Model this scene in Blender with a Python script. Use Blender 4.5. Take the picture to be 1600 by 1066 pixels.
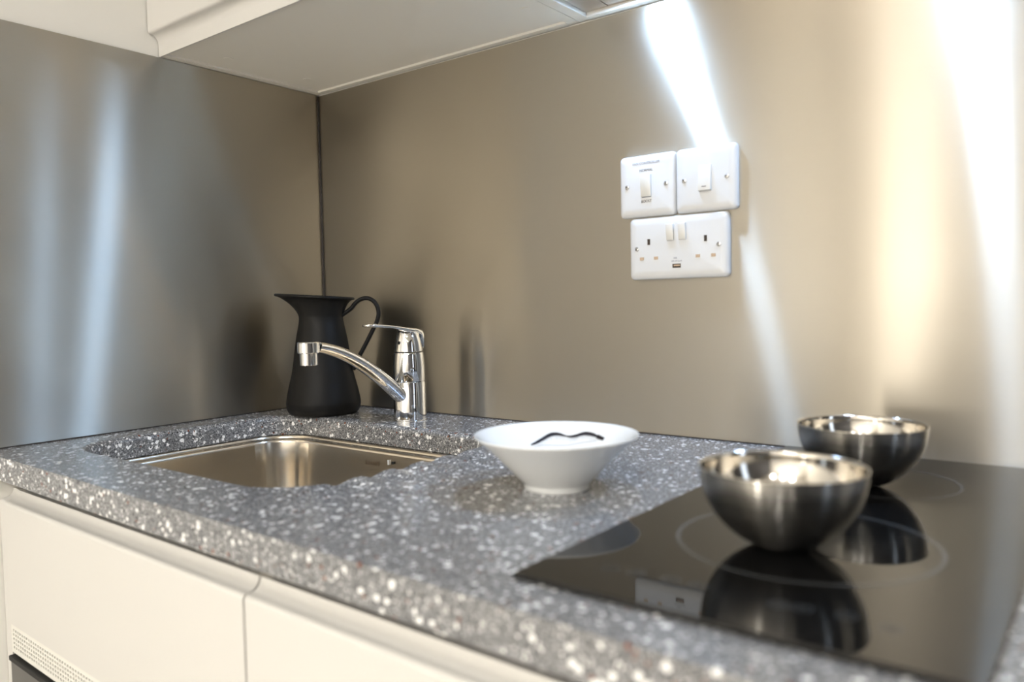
import bpy, bmesh, math, random
from mathutils import Vector, Matrix
random.seed(7)
for o in list(bpy.data.objects): bpy.data.objects.remove(o)
C = bpy.context.scene.collection
SC = bpy.context.scene
Z0 = 0.90                      # worktop surface above the floor
PI = math.pi

# ------------------------------------------------------------------ camera
def make_camera():
    cd = bpy.data.cameras.new('camera'); co = bpy.data.objects.new('camera', cd); C.objects.link(co)
    yaw, pit, rol = 0.6616, -0.0489, -0.0201
    fwd = Vector((-math.sin(yaw)*math.cos(pit), math.cos(yaw)*math.cos(pit), math.sin(pit)))
    right = Vector((math.cos(yaw), math.sin(yaw), 0)); up = right.cross(fwd)
    r = math.cos(rol)*right + math.sin(rol)*up
    u = -math.sin(rol)*right + math.cos(rol)*up
    m = Matrix((r, u, -fwd)).transposed().to_4x4()
    m.translation = Vector((1.2459, -1.0002, 0.1909 + Z0))
    co.matrix_world = m
    cd.sensor_width = 36; cd.sensor_fit = 'HORIZONTAL'; cd.lens = 36*1227.8/1600
    cd.clip_start = 0.02
    cd.dof.use_dof = True; cd.dof.focus_distance = 1.28; cd.dof.aperture_fstop = 3.2
    cd.dof.aperture_blades = 0
    SC.camera = co
make_camera()

# ------------------------------------------------------------------ world, exposure
w = bpy.data.worlds.new('world'); SC.world = w; w.use_nodes = True
w.node_tree.nodes['Background'].inputs[0].default_value = (0.62, 0.76, 1.0, 1)
w.node_tree.nodes['Background'].inputs[1].default_value = 0.8
SC.view_settings.view_transform = 'Standard'; SC.view_settings.look = 'None'
SC.view_settings.gamma = 1; SC.view_settings.use_curve_mapping = False
SC.view_settings.exposure = 0.56
HOOD_W, CEIL_W, WIN_W, COL_E = 1.22, 15.0, 2.0, 10.0
WARM = (1.0, 0.965, 0.905); COOL = (0.43, 0.65, 1.0)

def area(name, loc, rot, size, power, col, shape='DISK', size_y=None):
    l = bpy.data.lights.new(name, 'AREA'); l.shape = shape; l.size = size
    if size_y: l.size_y = size_y
    l.energy = power; l.color = col
    o = bpy.data.objects.new(name, l); C.objects.link(o); o.location = loc; o.rotation_euler = rot
    return o
# cool light behind the added window in the right-hand room wall
area('added_window_light', (3.55, -.85, 1.55), (0, PI/2, 0), 1.2, WIN_W, (0.72, 0.85, 1.0), 'RECTANGLE', .4)

# ------------------------------------------------------------------ materials
def mat(name, col=(.8,.8,.8), rough=.5, metal=0, **kw):
    m = bpy.data.materials.new(name); m.use_nodes = True
    b = m.node_tree.nodes['Principled BSDF']
    b.inputs['Base Color'].default_value = (*col, 1); b.inputs['Roughness'].default_value = rough
    b.inputs['Metallic'].default_value = metal
    for k, v in kw.items(): b.inputs[k].default_value = v
    return m
def N(m, t, **kw):
    n = m.node_tree.nodes.new(t)
    for k, v in kw.items():
        if hasattr(n, k) and k not in n.inputs: setattr(n, k, v)
        else: n.inputs[k].default_value = v
    return n
def L(m, a, b): m.node_tree.links.new(a, b)
def bsdf(m): return m.node_tree.nodes['Principled BSDF']
def bumped(m, scale, strength, dist=.001, vscale=(1,1,1), detail=3):
    tc = N(m, 'ShaderNodeTexCoord'); mp = N(m, 'ShaderNodeMapping'); mp.inputs['Scale'].default_value = vscale
    nz = N(m, 'ShaderNodeTexNoise'); nz.inputs['Scale'].default_value = scale; nz.inputs['Detail'].default_value = detail
    bp = N(m, 'ShaderNodeBump'); bp.inputs['Strength'].default_value = strength; bp.inputs['Distance'].default_value = dist
    L(m, tc.outputs['Object'], mp.inputs[0]); L(m, mp.outputs[0], nz.inputs['Vector']); L(m, nz.outputs['Fac'], bp.inputs['Height'])
    L(m, bp.outputs[0], bsdf(m).inputs['Normal'])
    return nz
def brushed(name, col, rough, vscale, tangent=None, radial=False, aniso=.95, var=.06, wide=False):
    """steel brushed along one direction; the tangent runs across the brushing"""
    m = mat(name, col, rough, 1.0); b = bsdf(m)
    b.inputs['Anisotropic'].default_value = aniso
    if radial:
        t = N(m, 'ShaderNodeTangent'); t.direction_type = 'RADIAL'; t.axis = 'Z'
        L(m, t.outputs[0], b.inputs['Tangent']); b.inputs['Anisotropic Rotation'].default_value = .25
    else:
        t = N(m, 'ShaderNodeCombineXYZ')
        for i in range(3): t.inputs[i].default_value = tangent[i]
        L(m, t.outputs[0], b.inputs['Tangent'])
    tc = N(m, 'ShaderNodeTexCoord'); mp = N(m, 'ShaderNodeMapping'); mp.inputs['Scale'].default_value = vscale
    nz = N(m, 'ShaderNodeTexNoise'); nz.inputs['Scale'].default_value = 1; nz.inputs['Detail'].default_value = 4
    L(m, tc.outputs['Object'], mp.inputs[0]); L(m, mp.outputs[0], nz.inputs['Vector'])
    r = N(m, 'ShaderNodeMapRange'); r.inputs['From Min'].default_value = .3; r.inputs['From Max'].default_value = .7
    r.inputs['To Min'].default_value = rough-var; r.inputs['To Max'].default_value = rough+var
    L(m, nz.outputs['Fac'], r.inputs['Value']); L(m, r.outputs[0], b.inputs['Roughness'])
    mx = N(m, 'ShaderNodeMix', data_type='RGBA')
    mx.inputs[6].default_value = (*[c*.965 for c in col], 1); mx.inputs[7].default_value = (*[min(1, c*1.035) for c in col], 1)
    L(m, nz.outputs['Fac'], mx.inputs[0]); L(m, mx.outputs[2], b.inputs['Base Color'])
    if wide:                                    # second, broader lobe of the coarse scratches
        cur = b.outputs[0]
        for alpha, an, f in ((.070, -.75, .42), (.15, -.85, .54)):
            g = N(m, 'ShaderNodeBsdfAnisotropic'); g.distribution = 'MULTI_GGX'
            g.inputs['Anisotropy'].default_value = an
            L(m, t.outputs[0], g.inputs['Tangent']); L(m, mx.outputs[2], g.inputs['Color'])
            rr = N(m, 'ShaderNodeMapRange'); rr.inputs['From Min'].default_value = .3; rr.inputs['From Max'].default_value = .7
            rr.inputs['To Min'].default_value = math.sqrt(alpha)-.008; rr.inputs['To Max'].default_value = math.sqrt(alpha)+.008
            L(m, nz.outputs['Fac'], rr.inputs['Value']); L(m, rr.outputs[0], g.inputs['Roughness'])
            ms = N(m, 'ShaderNodeMixShader'); ms.inputs[0].default_value = f
            L(m, cur, ms.inputs[1]); L(m, g.outputs[0], ms.inputs[2]); cur = ms.outputs[0]
        L(m, cur, m.node_tree.nodes['Material Output'].inputs['Surface'])
    return m
STEEL_COL = (.645, .595, .505)
M = {}
M['steel_back'] = brushed('brushed_steel_back', STEEL_COL, .52, (5, 1, 2600), (0, 0, 1), aniso=.85, var=.03, wide=True)
M['steel_left'] = brushed('brushed_steel_left', STEEL_COL, .52, (1, 5, 2600), (0, 0, 1), aniso=.85, var=.03, wide=True)
M['steel_hood'] = brushed('brushed_steel_hood', (.5, .45, .40), .35, (1200, 20, 1), (1, 0, 0), aniso=.8)
M['bowl_out'] = brushed('satin_bowl_steel', (.31, .30, .28), .24, (4, 4, 900), radial=True, aniso=.95, var=.03)
M['bowl_in'] = mat('polished_bowl_steel', (.66, .63, .58), .10, 1.0)
M['sink_steel'] = mat('satin_sink_steel', (.76, .70, .61), .20, 1.0)
bumped(M['sink_steel'], 500, .03, .0005)
M['chrome'] = mat('chrome', (.86, .86, .86), .035, 1.0)
M['screw'] = mat('screw_steel', (.55, .55, .55), .3, 1.0)
M['cream'] = mat('cream_lacquer', (.65, .637, .61), .32, 0)
bumped(M['cream'], 120, .02, .0006)
M['cabinet_white'] = mat('white_melamine', (.80, .775, .71), .45)
bumped(M['cabinet_white'], 200, .03, .0006)
M['wall_paint'] = mat('white_wall_paint', (.88, .86, .81), .7)
bumped(M['wall_paint'], 160, .06, .001)
M['room_paint'] = mat('warm_room_paint', (.80, .77, .72), .8)
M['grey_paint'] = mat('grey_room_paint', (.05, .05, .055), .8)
bumped(M['room_paint'], 160, .06, .001)
M['ceiling_paint'] = mat('ceiling_paint', (.62, .61, .58), .8)
bumped(M['ceiling_paint'], 200, .05, .001)
M['carcass'] = mat('cabinet_carcass', (.70, .67, .60), .5)
M['jug'] = mat('black_powder_coat', (.010, .0095, .009), .48, 0, **{'Specular IOR Level': .18})
bumped(M['jug'], 900, .10, .0004)
M['plastic'] = mat('white_plastic', (.61, .615, .62), .22)
M['rocker'] = mat('white_switch_plastic', (.65, .645, .62), .25)
M['slot'] = mat('socket_slot_brown', (.028, .014, .006), .5)
M['shutter'] = mat('socket_shutter', (.46, .33, .22), .5)
M['ink'] = mat('grey_print', (.06, .06, .07), .6)
M['ink_pale'] = mat('pale_grey_print', (.20, .21, .25), .6)
M['glaze'] = mat('white_glazed_ceramic', (.86, .87, .86), .10, 0, **{'Coat Weight': .4, 'Coat Roughness': .04})
M['glaze_line'] = mat('black_glaze_line', (.012, .010, .016), .25)
M['glaze_faint'] = mat('pale_grey_glaze_line', (.50, .51, .53), .3)
M['glass_hob'] = mat('black_ceramic_glass', (.006, .006, .006), .035, 0, **{'IOR': 1.52})
M['hob_print'] = mat('grey_hob_print', (.07, .075, .08), .12)
M['hob_icon'] = mat('dim_hob_print', (.07, .07, .075), .15)
M['sticker'] = mat('grey_foil_sticker', (.24, .22, .20), .30)
M['black'] = mat('black_rubber_and_shade', (.010, .010, .010), .6)  # also colours the shade strip under the worktop
M['seal'] = mat('dark_sealant', (.035, .028, .024), .5)
M['appliance'] = mat('dark_appliance_steel', (.20, .195, .19), .35, .8)
M['grille'] = mat('white_grille_paint', (.76, .75, .70), .45)
M['red_led'] = mat('red_indicator', (.6, .02, .02), .3, 0, **{'Emission Color': (1, .05, .03, 1), 'Emission Strength': 4.0})
M['lamp_lens'] = mat('hood_lamp_lens', (.9, .9, .9), .3, 0, **{'Emission Color': (*COOL, 1), 'Emission Strength': 30.0})
M['down_lens'] = mat('downlight_lens', (.9, .9, .9), .3, 0, **{'Emission Color': (*WARM, 1), 'Emission Strength': 12.0})
M['shade'] = mat('added_lamp_shade', (.9, .88, .82), .8, 0, **{'Emission Color': (1.0, .94, .84, 1), 'Emission Strength': COL_E})  # glowing shade of the added floor lamp
M['dark_metal'] = mat('dark_lamp_metal', (.05, .05, .05), .4, .6)
M['frame_white'] = mat('window_frame_white', (.8, .8, .79), .4)
g = mat('window_glass', (1, 1, 1), .0, 0, **{'Transmission Weight': 1.0, 'IOR': 1.02}); M['glass'] = g
def wood_floor():
    m = mat('oak_floor', (.35, .22, .12), .4)
    tc = N(m, 'ShaderNodeTexCoord'); mp = N(m, 'ShaderNodeMapping'); mp.inputs['Scale'].default_value = (1.2, 9, 1)
    nz = N(m, 'ShaderNodeTexNoise'); nz.inputs['Scale'].default_value = 3; nz.inputs['Detail'].default_value = 6
    rp = N(m, 'ShaderNodeValToRGB'); rp.color_ramp.elements[0].color = (.12, .10, .08, 1); rp.color_ramp.elements[1].color = (.30, .26, .21, 1)
    L(m, tc.outputs['Object'], mp.inputs[0]); L(m, mp.outputs[0], nz.inputs['Vector']); L(m, nz.outputs['Fac'], rp.inputs[0])
    L(m, rp.outputs[0], bsdf(m).inputs['Base Color'])
    return m
M['floor'] = wood_floor()
def quartz():
    """speckled grey quartz composite: dark ground, pale, mirror-bright and rust chips of several sizes"""
    m = mat('speckled_quartz', (.2, .2, .2), .17); b = bsdf(m)
    tc = N(m, 'ShaderNodeTexCoord')
    nz = N(m, 'ShaderNodeTexNoise'); nz.inputs['Scale'].default_value = 420; nz.inputs['Detail'].default_value = 3
    L(m, tc.outputs['Object'], nz.inputs['Vector'])
    base = N(m, 'ShaderNodeValToRGB'); e = base.color_ramp.elements
    e[0].position = .32; e[0].color = (.055, .056, .060, 1); e[1].position = .68; e[1].color = (.30, .306, .32, 1)
    L(m, nz.outputs['Fac'], base.inputs[0])
    cur = base.outputs[0]; rough = None
    wob = N(m, 'ShaderNodeTexNoise'); wob.inputs['Scale'].default_value = 300
    L(m, tc.outputs['Object'], wob.inputs['Vector'])
    add = N(m, 'ShaderNodeVectorMath', operation='MULTIPLY_ADD'); add.inputs[1].default_value = (.004,)*3
    L(m, wob.outputs['Color'], add.inputs[0]); L(m, tc.outputs['Object'], add.inputs[2])
    for scale, thr, size, col in ((560, .50, .45, (.45, .45, .45)), (330, .66, .42, (.62, .62, .62)), (175, .72, .40, (.97, .97, .97)),
                                  (240, .94, .38, (.19, .065, .035)), (330, .88, .40, (.022, .020, .020))):
        v = N(m, 'ShaderNodeTexVoronoi'); v.inputs['Scale'].default_value = scale
        L(m, add.outputs[0], v.inputs['Vector'])
        sp = N(m, 'ShaderNodeSeparateColor'); L(m, v.outputs['Color'], sp.inputs[0])
        a = N(m, 'ShaderNodeMath', operation='GREATER_THAN'); a.inputs[1].default_value = thr; L(m, sp.outputs[0], a.inputs[0])
        sz = N(m, 'ShaderNodeMath', operation='MULTIPLY'); sz.inputs[1].default_value = size*1.5; L(m, sp.outputs[1], sz.inputs[0])
        c = N(m, 'ShaderNodeMath', operation='LESS_THAN'); L(m, v.outputs['Distance'], c.inputs[0])
        mxx = N(m, 'ShaderNodeMath', operation='MAXIMUM'); mxx.inputs[1].default_value = .16; L(m, sz.outputs[0], mxx.inputs[0]); L(m, mxx.outputs[0], c.inputs[1])
        f = N(m, 'ShaderNodeMath', operation='MULTIPLY'); L(m, a.outputs[0], f.inputs[0]); L(m, c.outputs[0], f.inputs[1])
        mx = N(m, 'ShaderNodeMix', data_type='RGBA'); mx.inputs[7].default_value = (*col, 1)
        L(m, f.outputs[0], mx.inputs[0]); L(m, cur, mx.inputs[6]); cur = mx.outputs[2]
    L(m, cur, b.inputs['Base Color'])
    bp = N(m, 'ShaderNodeBump'); bp.inputs['Strength'].default_value = .25; bp.inputs['Distance'].default_value = .0006
    L(m, nz.outputs['Fac'], bp.inputs['Height']); L(m, bp.outputs[0], b.inputs['Normal'])
    return m
M['quartz'] = quartz()

# ------------------------------------------------------------------ mesh helpers
def obj(name, bm, material, parent=None, loc=(0,0,0), smooth=35):
    me = bpy.data.meshes.new(name)
    if isinstance(bm, bmesh.types.BMesh):
        bmesh.ops.recalc_face_normals(bm, faces=bm.faces[:])
        bm.to_mesh(me); bm.free()
    else: me = bm; me.name = name
    me.materials.clear(); me.materials.append(M[material] if isinstance(material, str) else material)
    if smooth:
        me.polygons.foreach_set('use_smooth', [True]*len(me.polygons))
        me.set_sharp_from_angle(angle=math.radians(smooth))
        for p in me.polygons:                       # large flat faces stay flat
            if p.area > .006 and len(p.vertices) < 9 and not name.startswith('lamp_shade'): p.use_smooth = False
    o = bpy.data.objects.new(name, me); C.objects.link(o); o.location = loc
    if parent: o.parent = parent
    return o
def tag(o, label=None, cat=None, group=None, kind=None):
    if label: o['label'] = label
    if cat: o['category'] = cat
    if group: o['group'] = group
    if kind: o['kind'] = kind
    return o
def thing(name, label, cat, loc=(0,0,0), rz=0, group=None):
    o = bpy.data.objects.new(name, None); C.objects.link(o); o.location = loc; o.rotation_euler = (0,0,rz)
    o.empty_display_size = .05
    return tag(o, label, cat, group)
def BM(): return bmesh.new()
def box(bm, x0, x1, y0, y1, z0, z1, bev=0, seg=2):
    vs = [bm.verts.new(p) for p in ((x0,y0,z0),(x1,y0,z0),(x1,y1,z0),(x0,y1,z0),(x0,y0,z1),(x1,y0,z1),(x1,y1,z1),(x0,y1,z1))]
    fs = [bm.faces.new([vs[i] for i in f]) for f in ((0,3,2,1),(4,5,6,7),(0,1,5,4),(1,2,6,5),(2,3,7,6),(3,0,4,7))]
    if bev:
        es = list({e for f in fs for e in f.edges})
        bmesh.ops.bevel(bm, geom=es, offset=bev, segments=seg, profile=.5, affect='EDGES', clamp_overlap=True)
    return bm
def bx(*a, **k): return box(BM(), *a, **k)
def ring_bridge(bm, a, b):
    n = len(a)
    for i in range(n): bm.faces.new((a[i], a[(i+1)%n], b[(i+1)%n], b[i]))
def lathe(bm, prof, n=64, c=(0,0,0), cap0=False, cap1=False):
    rings = []
    for r, z in prof:
        if r < 1e-6: rings.append([bm.verts.new((c[0], c[1], c[2]+z))])
        else: rings.append([bm.verts.new((c[0]+r*math.cos(2*PI*i/n), c[1]+r*math.sin(2*PI*i/n), c[2]+z)) for i in range(n)])
    for a, b in zip(rings, rings[1:]):
        if len(a) == 1 and len(b) > 1:
            for i in range(n): bm.faces.new((a[0], b[i], b[(i+1)%n]))
        elif len(b) == 1 and len(a) > 1:
            for i in range(n): bm.faces.new((b[0], a[(i+1)%n], a[i]))
        elif len(a) > 1: ring_bridge(bm, a, b)
    if cap0 and len(rings[0]) > 1: bm.faces.new(rings[0][::-1])
    if cap1 and len(rings[-1]) > 1: bm.faces.new(rings[-1])
    return bm
def smooth_path(pts, k=8):
    """Catmull-Rom through the points"""
    P = [Vector(p) for p in pts]; P = [2*P[0]-P[1]] + P + [2*P[-1]-P[-2]]; out = []
    for i in range(1, len(P)-2):
        for j in range(k):
            t = j/k; a, b, c, d = P[i-1:i+3]
            out.append(.5*((2*b) + (c-a)*t + (2*a-5*b+4*c-d)*t*t + (3*b-a-3*c+d)*t**3))
    out.append(P[-2]); return out
def sweep(bm, path, sect, side, n=20):
    """path: points; sect(t) -> (half width along side, half height); side: fixed sideways unit vector"""
    side = Vector(side).normalized(); rings = []; m = len(path)
    for i, p in enumerate(path):
        p = Vector(p); t = (Vector(path[min(i+1,m-1)])-Vector(path[max(i-1,0)])).normalized()
        up = side.cross(t).normalized(); a, b = sect(i/(m-1))
        rings.append([bm.verts.new(p + side*a*math.cos(2*PI*k/n) + up*b*math.sin(2*PI*k/n)) for k in range(n)])
    for a, b in zip(rings, rings[1:]): ring_bridge(bm, a, b)
    bm.faces.new(rings[0][::-1]); bm.faces.new(rings[-1])
    return bm
def rrect(x0, x1, y0, y1, r, n=8):
    out = []
    for cx, cy, a0 in ((x1-r, y1-r, 0), (x0+r, y1-r, PI/2), (x0+r, y0+r, PI), (x1-r, y0+r, 3*PI/2)):
        for i in range(n+1):
            a = a0 + PI/2*i/n; out.append((cx+r*math.cos(a), cy+r*math.sin(a)))
    return out
def prism_x(bm, poly, x0, x1):
    """closed (y, z) outline pulled along x"""
    a = [bm.verts.new((x0, y, z)) for y, z in poly]; b = [bm.verts.new((x1, y, z)) for y, z in poly]
    ring_bridge(bm, a, b); bm.faces.new(a[::-1]); bm.faces.new(b); return bm
def text_mesh(s, size, sx=1.0):
    cu = bpy.data.curves.new('t', 'FONT'); cu.body = s; cu.size = size; cu.align_x = 'CENTER'; cu.align_y = 'CENTER'; cu.extrude = .00008
    o = bpy.data.objects.new('t', cu); C.objects.link(o)
    dg = bpy.context.evaluated_depsgraph_get(); me = bpy.data.meshes.new_from_object(o.evaluated_get(dg))
    bpy.data.objects.remove(o); bpy.data.curves.remove(cu)
    for v in me.vertices: v.co = Vector((v.co.x*sx, -v.co.z, v.co.y))        # stand upright, facing -y
    return me
def struct(name, bm, m, smooth=0): return tag(obj(name, bm, m, smooth=smooth), kind='structure')

# ------------------------------------------------------------------ room shell
RX, RY, RZ = 3.2, -3.4, 2.45
H = 0.601                       # underside of wall units above the worktop
def label(o, l, c): return tag(o, l, c)
struct('floor', bx(-.12, RX, RY, .12, -.1, 0), 'floor')
struct('ceiling', bx(-.12, RX, RY, .12, RZ, RZ+.1), 'ceiling_paint')
struct('wall_back', bx(-.12, RX, .0, .12, 0, RZ), 'wall_paint')
struct('wall_left', bx(-.12, .0, RY, .0, 0, RZ), 'wall_paint')
struct('wall_front', bx(-.12, RX+.1, RY-.1, RY, 0, RZ), 'room_paint')
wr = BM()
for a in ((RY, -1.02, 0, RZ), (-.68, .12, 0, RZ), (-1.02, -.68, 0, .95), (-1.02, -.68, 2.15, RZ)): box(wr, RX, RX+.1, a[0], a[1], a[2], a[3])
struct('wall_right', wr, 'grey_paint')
wf = BM()
for a in ((-1.02, -.98, .95, 2.15), (-.72, -.68, .95, 2.15), (-.98, -.72, .95, 1.0), (-.98, -.72, 2.10, 2.15), (-.98, -.72, 1.53, 1.57)):
    box(wf, RX+.02, RX+.08, a[0], a[1], a[2], a[3], .004)
win = struct('added_window_1', wf, 'frame_white')  # window added for the blue stripes reflected in steel and bowls
for a, b in ((1.0, 1.53), (1.57, 2.10)): obj('pane', bx(RX+.045, RX+.052, -.98, -.72, a, b), 'glass', win, smooth=0)

# ------------------------------------------------------------------ steel splashbacks
sb = obj('splashback', bx(.006, 1.80, -.004, -.0005, Z0+.0015, Z0+H-.003), 'steel_back', smooth=0)
tag(sb, 'brushed steel splashback sheet behind the hob and sockets', 'splashback', 'steel splashback sheets')
sl = obj('splashback', bx(.0005, .004, -.64, -.006, Z0+.0015, Z0+H-.001), 'steel_left', smooth=0)
tag(sl, 'brushed steel splashback sheet on the side wall left of the sink', 'splashback', 'steel splashback sheets')
se = obj('sealant_bead', bx(.0008, .0065, -.0065, -.0008, Z0, Z0+H-.003), 'seal', smooth=0)
tag(se, 'dark upright joint where the two steel splashbacks meet in the corner', 'sealant')
# thin dark joint along the worktop
sj = BM(); box(sj, .004, 1.80, -.0055, -.0042, Z0, Z0+.0016); box(sj, .0042, .0055, -.62, -.0042, Z0, Z0+.0016)
tag(obj('worktop_joint', sj, 'seal', smooth=0), 'thin dark joint between worktop and steel splashbacks', 'sealant')

# ------------------------------------------------------------------ worktop
TH = .032
CX0, CX1, CY0, CY1, CR = .066, .566, -.513, -.146, .075      # sink cut-out
XE = 1.80
def yfront(x): return -.602 - .022*x
def make_worktop():
    bm = BM()
    def outer(z): return [bm.verts.new(p) for p in ((XE, -.0006, z), (.0006, -.0006, z), (.0006, yfront(0), z), (XE, yfront(XE), z))]
    ot, ob_ = outer(0), outer(-TH)
    ring_bridge(bm, ot, ob_)
    R = .009; loops = []
    for k in range(7):
        a = PI/2*k/6; d = R*(1-math.sin(a)); z = -R*(1-math.cos(a))
        loops.append([bm.verts.new((x, y, z)) for x, y in rrect(CX0-d, CX1+d, CY0-d, CY1+d, CR+d, 12)])
    loops.append([bm.verts.new((x, y, -TH)) for x, y in rrect(CX0, CX1, CY0, CY1, CR, 12)])
    for a, b in zip(loops, loops[1:]): ring_bridge(bm, a, b)
    def ed(l): return [bm.edges.get((l[i], l[(i+1)%len(l)])) for i in range(len(l))]
    bmesh.ops.triangle_fill(bm, edges=ed(ot)+ed(loops[0]), use_beauty=True)
    bmesh.ops.triangle_fill(bm, edges=ed(ob_)+ed(loops[-1]), use_beauty=True)
    fe = [bm.edges.get((ot[2], ot[3])), bm.edges.get((ob_[2], ob_[3]))]
    bmesh.ops.bevel(bm, geom=fe, offset=.003, segments=3, profile=.5, affect='EDGES')
    bmesh.ops.recalc_face_normals(bm, faces=bm.faces[:])
    o = obj('worktop', bm, 'quartz', loc=(0, 0, Z0))
    # drainer grooves: shallow tapered flutes running out of the sink's right edge
    cutters = []
    for gy in (-.447, -.398, -.350, -.302, -.254):
        cb = BM(); r = .034; p0 = Vector((.535, gy, r-.0072)); p1 = Vector((.76, gy, r+.0022))
        sweep(cb, [p0, p0.lerp(p1, .5), p1], lambda t: (r, r), (0, 1, 0), 64)
        bmesh.ops.recalc_face_normals(cb, faces=cb.faces[:])
        co = obj('cutter', cb, 'quartz', loc=(0, 0, Z0)); cutters.append(co)
        md = o.modifiers.new('g', 'BOOLEAN'); md.operation = 'DIFFERENCE'; md.object = co; md.solver = 'EXACT'
    dg = bpy.context.evaluated_depsgraph_get(); me = bpy.data.meshes.new_from_object(o.evaluated_get(dg))
    o.modifiers.clear(); o.data = me
    me.materials.clear(); me.materials.append(M['quartz'])
    me.polygons.foreach_set('use_smooth', [True]*len(me.polygons)); me.set_sharp_from_angle(angle=math.radians(22))
    for p in me.polygons:
        if abs(p.normal.z) > .9999 or p.normal.y < -.9: p.use_smooth = False
    for c in cutters: bpy.data.objects.remove(c)
    return o
wt = make_worktop()
tag(wt, 'speckled grey quartz worktop with sink cut-out and drainer grooves', 'worktop')

# ------------------------------------------------------------------ sink
def make_sink():
    t = thing('sink', 'undermounted stainless steel sink bowl set in the worktop', 'sink', (0, 0, Z0-TH))
    bm = BM(); prof = [(.0100, -.0012), (.004, -.0012), (-.002, -.0012), (-.0035, -.0022), (-.0042, -.0055), (-.0062, -.0064), (-.0085, -.0068), (-.0105, -.0085), (-.0115, -.012)]
    prof += [(-.014, -.05), (-.018, -.10)]
    for k in range(1, 7):
        a = PI/2*k/6; prof.append((-.018-.04*(1-math.cos(a)), -.10-.04*math.sin(a)))
    loops = [[bm.verts.new((x, y, z)) for x, y in rrect(CX0-d, CX1+d, CY0-d, CY1+d, max(.02, CR+d), 12)] for d, z in prof]
    for a, b in zip(loops, loops[1:]): ring_bridge(bm, a, b)
    cx, cy = (CX0+CX1)/2, (CY0+CY1)/2
    n = len(loops[-1])
    dr = [bm.verts.new((cx+.045*math.cos(math.atan2(v.co.y-cy, v.co.x-cx)), cy+.045*math.sin(math.atan2(v.co.y-cy, v.co.x-cx)), -.146)) for v in loops[-1]]
    ring_bridge(bm, loops[-1], dr); bm.faces.new(dr)
    obj('basin', bm, 'sink_steel', t, smooth=50)
    d = obj('drain_strainer', lathe(BM(), [(.043, 0), (.043, .002), (.036, .003), (.033, .0005), (.012, -.001), (.008, .003), (0, .004)], 40), 'chrome', t, (cx, cy, -.1462))
    for k in range(10):
        a = 2*PI*k/10; obj('hole', lathe(BM(), [(0, .0), (.0028, .0), (.0028, .0006), (0, .0006)], 12), 'black', d, (.022*math.cos(a), .022*math.sin(a), -.0003))
    # etched maker's mark, tick and overflow dot on the rear wall of the bowl
    yb = CY1-.0135
    lg = obj('etched_mark', text_mesh('Lentwill', .0105, .95), mat('etched_brown', (.10, .065, .035), .5, .4), t, (.303, yb-.0004, -.0285), smooth=0)
    lg.rotation_euler = (-.05, 0, 0)
    lg2 = obj('etched_mark', text_mesh('--- -- ---', .0048), bpy.data.materials['etched_brown'], t, (.299, yb-.0012, -.0385), smooth=0)
    obj('tick_mark', bx(.3405, .3420, yb-.0012, yb+.0004, -.0270, -.0195), 'frame_white', t, smooth=0)
    dm = lathe(BM(), [(0, 0), (.0022, 0), (.0022, .0012), (0, .0012)], 20)
    bmesh.ops.rotate(dm, verts=dm.verts[:], matrix=Matrix.Rotation(PI/2, 3, 'X'))
    obj('dot', dm, 'black', t, (.3515, yb, -.0228))
    return t
make_sink()

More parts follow.
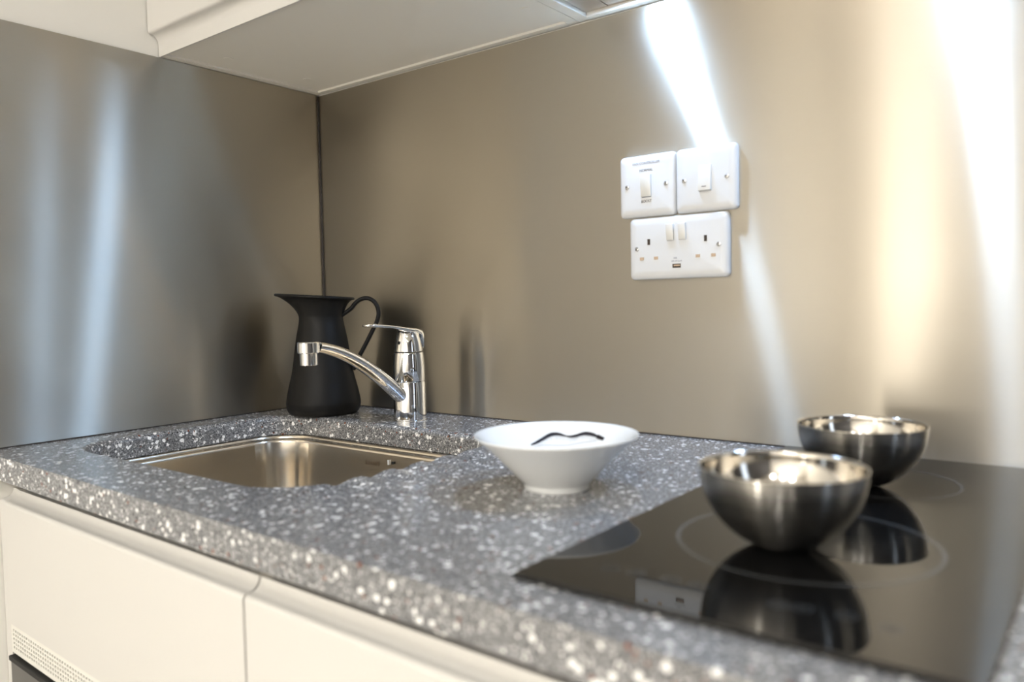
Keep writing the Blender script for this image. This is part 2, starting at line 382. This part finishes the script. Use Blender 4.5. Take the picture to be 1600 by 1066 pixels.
# ------------------------------------------------------------------ mixer tap
def make_tap():
    t = thing('mixer_tap', 'chrome single-lever kitchen mixer tap behind the sink', 'tap', (.317, -.085, Z0))
    obj('base_ring', lathe(BM(), [(0, 0), (.0285, 0), (.0285, .0015), (.0272, .0022), (0, .0022)], 64), 'chrome', t)
    obj('body', lathe(BM(), [(0, .002), (.0270, .002), (.0270, .064), (.0266, .0648), (0, .0648)], 72), 'chrome', t)
    obj('collar', lathe(BM(), [(0, .0656), (.0266, .0656), (.0270, .0664), (.0264, .090), (.0250, .109), (.0240, .1125), (0, .1125)], 72), 'chrome', t)
    # cap under the lever, cut slanted at the rear
    cap = lathe(BM(), [(0, .1140), (.0232, .1140), (.0238, .1148), (.0212, .130), (.0182, .1430), (.0165, .1462), (0, .1464)], 72)
    obj('cartridge_cap', cap, 'chrome', t)
    # lever: a skirt behind the cap and a flat blade reaching forward over the spout
    lv = BM()
    def sec(y, w, z0, z1):
        pts = rrect(-w, w, z0, z1, min((z1-z0)*.45, .004), 4)
        return [lv.verts.new((x, y, z)) for x, z in pts]
    rings = [sec(*a) for a in ((.0235, .0115, .1200, .1350), (.0215, .0150, .1190, .1465), (.015, .0172, .1405, .1500), (.004, .0180, .1448, .1520), (-.012, .0175, .1460, .1535),
                               (-.030, .0155, .1505, .1560), (-.050, .0140, .1545, .1588), (-.070, .0135, .1560, .1605), (-.084, .0120, .1567, .1611), (-.091, .0080, .1572, .1612), (-.0935, .003, .158, .1608))]
    for a, b in zip(rings, rings[1:]): ring_bridge(lv, a, b)
    lv.faces.new(rings[0]); lv.faces.new(rings[-1])
    lever = obj('lever', lv, 'chrome', t, smooth=40)
    obj('lever_tip_inlay', lathe(BM(), [(0, 0), (.0085, 0), (.0088, .0006), (.0075, .0012), (0, .0010)], 36), 'chrome', lever, (0, -.080, .1608))
    dotm = lathe(BM(), [(0, 0), (.0028, 0), (.0026, .0006), (0, .0008)], 20)
    bmesh.ops.rotate(dotm, verts=dotm.verts[:], matrix=Matrix.Rotation(PI/2, 3, 'X'))
    obj('temperature_mark', dotm, 'black', t, (0, -.0216, .1290))
    # spout, straight out over the bowl; flattened, wider near the root
    pts = [(0, -.004, .030), (0, -.022, .044), (0, -.053, .068), (0, -.083, .089), (0, -.111, .1055), (0, -.139, .1185), (0, -.166, .1275), (0, -.186, .1318)]
    path = smooth_path(pts, 8)
    sp = sweep(BM(), path, lambda s: (.0150-.0028*s, .0122-.0042*s), (1, 0, 0), 32)
    spout = obj('spout', sp, 'chrome', t, smooth=60)
    # channel along the underside flank of the spout
    hp = lathe(BM(), [(0, .1238), (.0150, .1238), (.0160, .1246), (.0160, .1386), (.0148, .1400), (0, .1402)], 56)
    obj('spout_head', hp, 'chrome', t, (0, -.201, 0))
    obj('aerator', lathe(BM(), [(0, .1060), (.0118, .1060), (.0126, .1066), (.0128, .1236), (0, .1236)], 56), 'chrome', t, (0, -.201, 0))
    return t
make_tap()

# ------------------------------------------------------------------ jug
def make_jug():
    t = thing('jug', 'matt black metal jug with looped handle in the corner behind the sink', 'jug', (.116, -.102, Z0), 0)
    t.rotation_euler = (0, 0, .66)           # local +x: towards the handle
    prof = [(0, 0), (.0555, 0), (.0605, .0025), (.0638, .009), (.0652, .018), (.0645, .026), (.0600, .048), (.0525, .080), (.0452, .131), (.0395, .160), (.0385, .170),
            (.0392, .176), (.0425, .186), (.0470, .196), (.0525, .203), (.0562, .2050)]
    P = smooth_path([(r, 0, z) for r, z in prof[1:]], 4)
    out = [(p.x, p.z) for p in P]
    inn = [(max(r-.0014, .001), z+.0010) for r, z in out[::-1]]
    inn = [(r, max(z, .0016)) for r, z in inn]
    bm = lathe(BM(), [(0, 0)] + out + [(.0578, .2050), (.0592, .2060), (.0597, .2078), (.0590, .2095), (.0572, .2102), (.0556, .2094)] + inn[1:] + [(0, .0016)], 96)
    for v in bm.verts:                       # pull the rim out into a pouring lip on the -x side, tip it up
        if v.co.z > .172:
            k = min(1, (v.co.z-.172)/.034); a = abs(math.atan2(v.co.y, -v.co.x))
            f = max(0, math.cos(min(a*1.15, PI/2)))**2
            v.co.x -= .022*f*k*k; v.co.z += .004*k*(-v.co.x/.06)
    obj('body', bm, 'jug', t, smooth=50)
    s = .0002566
    hp = [(560, 262), (590, 238), (625, 215), (655, 192), (680, 162), (710, 138), (745, 126), (785, 130), (818, 155), (838, 195), (842, 240), (828, 290), (800, 345), (760, 420), (722, 488), (690, 545), (655, 620)]
    pts = [((x-442)*s, 0, (920-y)*s) for x, y in hp]
    h = sweep(BM(), smooth_path(pts, 5), lambda q: (.0062, .0038), (0, 1, 0), 16)
    obj('handle', h, 'jug', t, smooth=60)
    return t
make_jug()

# ------------------------------------------------------------------ bowls
BZ_R = [0, .02, .035, .05, .065, .08, .0835]; BZ_Z = [.010, .0105, .015, .0255, .0395, .0535, .0555]
def zin(r):
    for i in range(len(BZ_R)-1):
        if r <= BZ_R[i+1]:
            f = (r-BZ_R[i])/(BZ_R[i+1]-BZ_R[i]); return BZ_Z[i]+f*(BZ_Z[i+1]-BZ_Z[i])
    return BZ_Z[-1]
def make_white_bowl():
    t = thing('serving_bowl', 'white ceramic bowl with a wavy black line drawn inside', 'bowl', (.7875, -.3412, Z0))
    prof = [(0, .003), (.030, .003), (.0315, 0), (.0335, 0), (.0342, .001), (.0345, .0055), (.0362, .0075), (.0445, .0155), (.0545, .0262), (.0665, .0385), (.0780, .0490), (.0838, .0538), (.0846, .0548), (.0843, .0556), (.0835, .0555)]
    inner = list(zip(BZ_R[::-1], BZ_Z[::-1]))[1:]
    obj('body', lathe(BM(), prof+inner, 112), 'glaze', t, smooth=60)
    top = [(-.0526,.0274),(-.0507,.0336),(-.0488,.0400),(-.0472,.0447),(-.0457,.0487),(-.0434,.0529),(-.0397,.0563),(-.0360,.0584),(-.0312,.0598),(-.0252,.0614),(-.0206,.0635),(-.0170,.0656),(-.0133,.0680),(-.0089,.0697),(-.0038,.0701),(.0018,.0696),(.0091,.0677),(.0177,.0646)]
    low = [(-.0478,.0331),(-.0406,.0413),(-.0291,.0494),(-.0155,.0568),(-.0071,.0607),(.0037,.0631),(.0108,.0650)]
    def surf(x, y, lift=.0004): return Vector((x, y, zin(math.hypot(x, y))+lift))
    def stroke(pts, wf, material, name):
        path = smooth_path([(x, y, 0) for x, y in pts], 6); bm = BM(); prev = None; n = len(path)
        for i, q in enumerate(path):
            rad = Vector((q.x, q.y, 0)).normalized(); w_ = wf(i/(n-1))
            cur = [bm.verts.new(surf(*(q+rad*w_*k).xy)) for k in (-1, 0, 1)]
            if prev:
                for a in range(2): bm.faces.new((prev[a], prev[a+1], cur[a+1], cur[a]))
            prev = cur
        return obj(name, bm, material, t, smooth=80)
    stroke(top, lambda s: .0006+.0013*abs(math.sin(s*PI*2.0))**.7*(1 if s < .9 else .8)+(.0008 if s > .93 else 0), 'glaze_line', 'painted_line')
    stroke(low, lambda s: .0004, 'glaze_faint', 'painted_line')
    # short hatching below the thick line
    bm = BM(); path = smooth_path([(x, y, 0) for x, y in top], 6)
    for i in range(4, len(path)-6, 2):
        q = path[i]; rad = Vector((q.x, q.y, 0)).normalized(); ln = .004+.003*random.random(); tg = Vector((-rad.y, rad.x, 0))*.00022
        vs = [surf(*(q+tg).xy), surf(*(q-tg).xy), surf(*(q-rad*ln-tg*.3).xy), surf(*(q-rad*ln+tg*.3).xy)]
        bm.faces.new([bm.verts.new(v) for v in vs])
    hz = obj('painted_hatching', bm, 'ink_pale', t, smooth=0); hz['kind'] = 'stuff'
    return t
make_white_bowl()
def make_steel_bowl(x, y, R, lab):
    t = thing('steel_bowl', lab, 'bowl', (x, y, Z0+.0046), 0, 'small steel bowls on the hob')
    h = .0592; out = [(0, 0), (.0145, 0)]
    a0 = math.asin(.0150/R)
    for k in range(0, 19):
        a = a0 + (PI/2-a0)*k/18; out.append((R*math.sin(a), .0004+(h-.0004)*(1-math.cos(a))/(1)-(h-.0004)*(1-math.cos(a0))*(1-k/18)))
    obj('shell', lathe(BM(), out, 112), 'bowl_out', t, smooth=70)
    inn = [(R, h), (R+.0006, h+.0006), (R+.0004, h+.0013), (R-.0006, h+.0013), (R-.0012, h)]
    inn += [(r-.0012 if r > .003 else 0, z+.0012) for r, z in out[::-1][1:]]
    inn[-2] = (.0135, .0012)
    obj('polished_lining', lathe(BM(), inn, 112), 'bowl_in', t, smooth=70)
    return t
make_steel_bowl(1.0459, -.4180, .0602, 'small satin steel bowl nearer the front edge of the hob')
make_steel_bowl(1.0440, -.1846, .0592, 'small satin steel bowl at the back of the hob by the splashback')

# ------------------------------------------------------------------ hob
def make_hob():
    x0, x1, y0, y1 = .9145, 1.1985, -.580, -.016
    t = thing('ceramic_hob', 'black glass two-zone electric hob let into the worktop', 'hob', ((x0+x1)/2, (y0+y1)/2, Z0))
    cx, cy = (x0+x1)/2, (y0+y1)/2
    obj('glass_top', bx(x0-cx, x1-cx, y0-cy, y1-cy, .0004, .0045, .0012, 3), 'glass_hob', t, smooth=0)
    def annulus(r0, r1, n=96):
        bm = BM(); ring_bridge(bm, *[[bm.verts.new((r*math.cos(2*PI*i/n), r*math.sin(2*PI*i/n), 0)) for i in range(n)] for r in (r0, r1)]); return bm
    z = .00462
    obj('zone_ring', annulus(.0925, .0960), 'hob_print', t, (1.056-cx, -.398-cy, z), 0)
    obj('zone_ring', annulus(.0700, .0725), 'hob_print', t, (1.056-cx, -.160-cy, z), 0)
    # touch control symbols in a row along the front
    for i, (x, y) in enumerate(((.966,-.534),(.985,-.532),(1.011,-.532),(1.030,-.532),(1.083,-.533),(1.097,-.531),(1.121,-.528),(1.146,-.532))):
        ic = obj('control_symbol', annulus(.0052, .0062, 36), 'hob_print', t, (x-cx, y-cy, z), 0)
        b = BM(); box(b, -.0026, .0026, -.0004, .0004, 0, .0001)
        if i % 2: box(b, -.0004, .0004, -.0026, .0026, 0, .0001)
        obj('symbol_stroke', b, 'hob_print', ic, (0, 0, .00003), 0)
make_hob()

# ------------------------------------------------------------------ wall switches and socket
def plate(bm, w_, h_):
    loops = []
    for d, y, r in ((0, 0, .006), (0, -.0045, .006), (.0006, -.0062, .006), (.0018, -.0075, .006), (.0050, -.0088, .006), (.0110, -.0095, .004)):
        loops.append([bm.verts.new((x, y, z)) for x, z in rrect(-w_/2+d, w_/2-d, -h_/2+d, h_/2-d, max(.002, r-d*.4), 6)])
    for a, b in zip(loops, loops[1:]): ring_bridge(bm, a, b)
    bm.faces.new(loops[-1]); bm.faces.new(loops[0][::-1]); return bm
FY = -.0096
def rocker(t, x, z, w_, h_, tilt, m='rocker'):
    o = obj('rocker', bx(-w_/2, w_/2, -.0028, .0035, -h_/2, h_/2, .0008, 2), m, t, (x, FY-.0005, z)); o.rotation_euler = (tilt, 0, 0); return o
def screw(t, x, z, a):
    b = lathe(BM(), [(0, .0), (.0030, .0), (.0030, .0008), (.0022, .0013), (0, .0014)], 24)
    bmesh.ops.rotate(b, verts=b.verts[:], matrix=Matrix.Rotation(PI/2, 3, 'X'))
    s = obj('screw', b, 'screw', t, (x, FY+.0004, z))
    sl_ = obj('screw_slot', bx(-.0027, .0027, -.0003, .0003, -.0004, .0004), 'black', s, (0, -.0013, 0), 0); sl_.rotation_euler = (0, a, 0)
def recess_line(t, x, z, w_, h_): obj('rocker_gap', bx(x-w_/2, x+w_/2, FY-.0003, FY+.0006, z-h_/2, z+h_/2), 'ink_pale', t, smooth=0)
SX, SZ, PL = .6768, .3066, .086
def make_switches():
    t = thing('fan_switch', 'white fan controller switch with NORMAL and BOOST lettering', 'switch', (SX+PL/2, -.0042, Z0+SZ+PL/2))
    obj('faceplate', plate(BM(), PL, PL), 'plastic', t, smooth=40)
    rocker(t, 0, 0, .0158, .0305, .10); recess_line(t, 0, -.0158, .0145, .0008)
    screw(t, -.03015, 0, .5); screw(t, .03015, 0, 1.1)
    for s, z, size, m, sx in (('FAN CONTROLLER', .0312, .0049, 'ink_pale', 1.0), ('NORMAL', .0212, .0050, 'ink', 1.0), ('BOOST', -.0216, .0052, 'ink', .95)):
        obj('lettering', text_mesh(s, size, sx), m, t, (0, FY-.0001, z), 0)
    t = thing('light_switch', 'white single rocker switch right of the fan controller switch', 'switch', (SX+PL*1.5+.001, -.0042, Z0+SZ+PL/2))
    obj('faceplate', plate(BM(), PL, PL), 'plastic', t, smooth=40)
    r = rocker(t, 0, .001, .0175, .0340, -.10)
    obj('rocker_mark', bx(-.0032, .0032, -.0030, -.0027, -.0125, -.0115), 'ink', r, smooth=0)
    screw(t, -.03015, 0, .9); screw(t, .03015, 0, .3)
    t = thing('power_socket', 'white double power socket with two switches and a USB port', 'socket', (.6917+.073, -.0042, Z0+.2193+.043))
    obj('faceplate', plate(BM(), .146, PL), 'plastic', t, smooth=40)
    for s in (-1, 1):
        rocker(t, s*.009, .0205, .0108, .0225, .12)
        screw(t, s*.0603, 0, .4+s)
        cx = s*.042
        obj('earth_slot', bx(cx-.0020, cx+.0020, FY-.0004, FY+.001, .0050, .0130), 'slot', t, smooth=0)
        for q in (-1, 1): obj('pin_slot', bx(cx+q*.011-.0031, cx+q*.011+.0031, FY-.0004, FY+.001, -.0160, -.0118), 'shutter', t, smooth=0)
    u = obj('usb_port', bx(-.0060, .0060, FY-.0005, FY+.001, -.0285, -.0230), 'slot', t, smooth=0)
    obj('usb_tongue', bx(-.0040, .0054, FY-.0008, FY-.0004, -.0262, -.0244), 'shutter', u, smooth=0)
    obj('lettering', text_mesh('USB', .0030), 'ink_pale', t, (-.002, FY-.0001, -.0152), 0)
    obj('lettering', text_mesh('DC 5V 2.1A', .0031), 'ink_pale', t, (0, FY-.0001, -.0192), 0)
make_switches()

# ------------------------------------------------------------------ base units with handle-less fronts
def front_profile(yf, ztop, zbot, th=.020, up=True, lip=.026, depth=.018, back=None, cur=.015):
    """(y, z) outline of a front whose top (or bottom) edge is scooped out as a finger pull"""
    s = 1 if up else -1
    back = yf+th+.006 if back is None else back
    pts = [(back, ztop), (yf+depth, ztop), (yf+depth, ztop-s*(lip-.008))]
    n = 8
    for k in range(1, n+1):
        a = PI/2*k/n; pts.append((yf+.005+(depth-.005)*math.cos(a), ztop-s*(lip-.008)-s*cur*math.sin(a)))
    e = ztop-s*(lip-.008+cur)
    for k in range(1, 6):                       # rounded ridge below the scoop
        a = PI/2*(1+k/5); pts.append((yf+.005+.005*math.cos(a), e-s*.005+s*.005*math.sin(a)))
    pts += [(yf, zbot), (back, zbot)]
    return pts
YB = -.598
def follow(o, dx=0):
    """the unit fronts run parallel to the front edge of the worktop"""
    for v in o.data.vertices: v.co.y += .0136-.022*(v.co.x+dx)
    return o
def base_unit(x0, x1, lab, appliance=False):
    t = thing('base_cabinet', lab, 'cabinet', ((x0+x1)/2, -.30, 0)); ox, oy = (x0+x1)/2, -.30
    zb = .66 if appliance else .12
    c = BM(); zc0 = .62 if appliance else .10
    for a in ((x0+.0005, x0+.009, -.572, -.03, zc0, Z0-TH-.0005), (x1-.009, x1-.0005, -.572, -.03, zc0, Z0-TH-.0005)): box(c, *a)
    if not appliance: box(c, x0+.019, x1-.019, -.56, -.03, .10, .118)
    box(c, x0+.019, x1-.019, -.56, -.54, Z0-TH-.012, Z0-TH-.002)
    follow(obj('gap_shade_strip', bx(x0+.0095, x1-.0095, -.5715, -.566, Z0-.075, Z0-TH-.001), 'black', t, (-ox, -oy, 0), 0))  # black strip painted in for the shade of the gap under the worktop
    ob_ = obj('carcass', c, 'carcass', t, (-ox, -oy, 0), 0)
    for v in ob_.data.vertices:
        if v.co.y < -.5: v.co.y += .0136-.022*v.co.x
    d = follow(obj('door', prism_x(BM(), front_profile(YB, Z0-.0580, zb-.003, lip=.0090, cur=.0115), x0+.0016, x1-.0016), 'cream', t, (-ox, -oy, 0), 35))
    return t, ox, oy, zb
FX = .022
fl = thing('filler_strip', 'narrow cream filler strip between base cabinet and left wall', 'panel', (FX/2, -.59, 0))
follow(obj('panel', prism_x(BM(), front_profile(YB+.002, Z0-.0580, .10, lip=.0090, cur=.0115), .001, FX-.001), 'cream', fl, (-FX/2, .59, 0), 35))
BJ = .6165
t1, ox, oy, zb = base_unit(FX, BJ, 'cream handleless base cabinet under the sink with vent grille below its front', True)
def make_grille(t, x0, x1, z0, z1, y):
    """perforated strip: a real sheet with rows of slots"""
    pitch, rows = .0078, 5; n = int((x1-x0-.012)/pitch); bm = BM(); hz = (z1-z0-.010)/rows
    xs = [x0]; 
    for i in range(n): xs += [x0+.006+i*pitch, x0+.006+i*pitch+.0046]
    xs.append(x1); zs = [z0]
    for j in range(rows): zs += [z0+.005+j*hz+.0015, z0+.005+j*hz+.0015+.0036]
    zs.append(z1)
    V = [[bm.verts.new((x, y, z)) for z in zs] for x in xs]
    for i in range(len(xs)-1):
        for j in range(len(zs)-1):
            if not (i % 2 == 1 and j % 2 == 1): bm.faces.new((V[i][j], V[i+1][j], V[i+1][j+1], V[i][j+1]))
    ex = bmesh.ops.extrude_face_region(bm, geom=bm.faces[:])
    bmesh.ops.translate(bm, verts=[v for v in ex['geom'] if isinstance(v, bmesh.types.BMVert)], vec=(0, .002, 0))
    gr = follow(obj('vent_grille', bm, 'grille', t, (-ox, -oy, 0), 0))
    follow(obj('grille_back', bx(x0, x1, y+.014, y+.018, z0, z1), 'carcass', gr, smooth=0))
make_grille(t1, FX+.002, BJ-.002, .6165, .6565, YB+.001)
ap = thing('built_in_appliance', 'dark steel built-in appliance below the vent grille', 'appliance', ((FX+BJ)/2, -.30, 0))
obj('body', bx(FX+.02-ox, BJ-.02-ox, -.24, .25, .10, .606), 'black', ap, smooth=0)
follow(obj('front_panel', bx(FX+.002-ox, BJ-.002-ox, YB+.30-.002, -.258, .12, .606, .002), 'appliance', ap), ox)
follow(obj('top_seal', bx(FX+.002-ox, BJ-.002-ox, YB+.30-.004, YB+.30+.01, .6065, .6125), 'black', ap, smooth=0), ox)
base_unit(BJ, 1.208, 'cream handleless base cabinet under the hob')
base_unit(1.208, 1.80, 'cream handleless base cabinet right of the hob beyond the frame')
pl = obj('plinth', bx(.001, 1.80, -.54, -.52, 0, .098), 'cream', smooth=0); tag(pl, 'recessed cream plinth under the base cabinets', 'plinth')

# ------------------------------------------------------------------ wall units
YW = -.339; ZT = 1.36
def wall_unit(x0, x1, lab, name='wall_cabinet', floor=True):
    ox, oy, zz = (x0+x1)/2, -.16, Z0+H
    t = thing(name, lab, 'cabinet', (ox, oy, zz))
    top = Z0+ZT
    obj('side_panel', bx(x0+.0005-ox, x0+.018-ox, -.318-oy, -.0015-oy, 0, top-zz), 'cabinet_white', t, smooth=0)
    obj('side_panel', bx(x1-.018-ox, x1-.0005-ox, -.318-oy, -.0015-oy, 0, top-zz), 'cabinet_white', t, smooth=0)
    obj('back_rail', bx(x0+.018-ox, x1-.018-ox, -.0155-oy, -.0015-oy, -.0005, .08), 'cabinet_white', t, smooth=0)
    obj('top_panel', bx(x0+.018-ox, x1-.018-ox, -.318-oy, -.0155-oy, top-zz-.018, top-zz), 'cabinet_white', t, smooth=0)
    if floor: obj('bottom_panel', bx(x0+.018-ox, x1-.0175-ox, -.318-oy, -.0155-oy, .0030, .021), 'cabinet_white', t, smooth=0)
    pr = [(y-oy, z-zz) for y, z in front_profile(YW, zz, top, up=False, lip=.026, depth=.017, back=-.319)]
    obj('door', prism_x(BM(), pr, x0+.0015-ox, x1-.0015-ox), 'cream', t, smooth=35)
    return t, ox, oy, zz
WJ = .609
t, ox, oy, zz = wall_unit(0.001, WJ, 'white wall cabinet above the sink with scooped finger-pull edge')
for x, y in ((.069, -.238), (.068, -.078), (.575, -.091), (.575, -.238)):
    obj('screw_cap', lathe(BM(), [(0, .0), (.0078, 0), (.0084, -.0005), (.0080, -.0011), (0, -.0014)], 32), 'cabinet_white', t, (x-ox, y-oy, .0030))
HJ = 1.209
t, ox, oy, zz = wall_unit(WJ, HJ, 'white wall cabinet housing the cooker hood over the hob', floor=False)
wall_unit(HJ, 1.80, 'white wall cabinet right of the cooker hood beyond the frame')
def make_hood():
    x0, x1, y0, y1 = WJ+.0182, HJ-.0182, -.3175, -.0160
    cx, cy, zz = (x0+x1)/2, (y0+y1)/2, Z0+H
    t = thing('cooker_hood', 'built-in steel cooker hood with two lamps over the hob', 'hood', (cx, cy, zz))
    obj('housing', bx(x0-cx, x1-cx, y0-cy, y1-cy, .030, .30), 'carcass', t, smooth=0)
    xs = (x0, .6655, .905, 1.150, x1)
    for i, (a, b) in enumerate(zip(xs, xs[1:])):
        nm = 'filter_panel' if i in (1, 2) else 'trim_panel'
        o = obj(nm, bx(a+.0006-cx, b-.0006-cx, -.245-cy, y1-cy, .006, .0095, .0008), 'steel_hood', t)
    fp = obj('front_panel', bx(x0-cx, x1-cx, y0-cy, -.246-cy, .003, .012, .001), 'cabinet_white', t)
    led = obj('indicator_lamp', lathe(BM(), [(0, 0), (.004, 0), (.0036, -.002), (0, -.003)], 20), 'red_led', t, (.93-cx, -.285-cy, .003))
    obj('slide_switch', bx(-.012, .012, -.006, .006, -.004, 0, .001), 'black', t, (.97-cx, -.285-cy, .003))
    for lx in (.720, 1.100):
        ring = BM(); lathe(ring, [(.0275, .006), (.0335, .006), (.0335, .0046), (.0315, .0040), (.0285, .0046), (.0275, .006)], 48)
        lm = obj('lamp', ring, 'chrome', t, (lx-cx, -.062-cy, 0))
        obj('lens', lathe(BM(), [(0, .0056), (.0275, .0058), (.0275, .0062), (0, .0062)], 40), 'lamp_lens', lm)
        area('hood_lamp_light', (lx, -.062, zz+.0038), (0, 0, 0), .050, HOOD_W, COOL)
make_hood()

# ------------------------------------------------------------------ unseen room lights; far-wall downlights and floor lamp added for brightness and reflections
for x, y, k, lab in ((1.40, -1.95, .80, 'round recessed ceiling downlight nearest the kitchen units'), (1.12, -2.95, 1, 'added round recessed ceiling downlight by the far wall, nearest the floor lamp'),
                     (1.85, -2.95, 1, 'added middle round recessed ceiling downlight by the far wall'), (2.6, -2.8, .7, 'added round recessed ceiling downlight by the far wall, furthest from the floor lamp')):
    t = thing('unseen_ceiling_light', lab, 'light', (x, y, RZ), 0, 'ceiling downlights')
    obj('bezel', lathe(BM(), [(.05, 0), (.062, 0), (.062, -.003), (.052, -.005), (.05, 0)], 40), 'frame_white', t)
    obj('lens', lathe(BM(), [(0, -.001), (.05, -.001), (.05, -.002), (0, -.002)], 40), 'down_lens', t)
    area('downlight', (x, y, RZ-.008), (0, 0, 0), .10, CEIL_W*k, WARM)
t = thing('added_floor_lamp', 'added slim paper floor lamp across the room, made up for its reflection', 'lamp', (.47, -2.9, 0))  # added to give the narrow warm streak on splashback and bowls
obj('base', lathe(BM(), [(0, 0), (.13, 0), (.13, .012), (.12, .018), (0, .02)], 40), 'dark_metal', t)
obj('pole', lathe(BM(), [(0, .02), (.012, .02), (.012, .10), (0, .10)], 20), 'dark_metal', t)
obj('lamp_shade', lathe(BM(), [(0, .10), (.12, .10), (.125, .11), (.125, 1.10), (.11, 1.15), (.06, 1.18), (0, 1.19)], 48), 'shade', t)
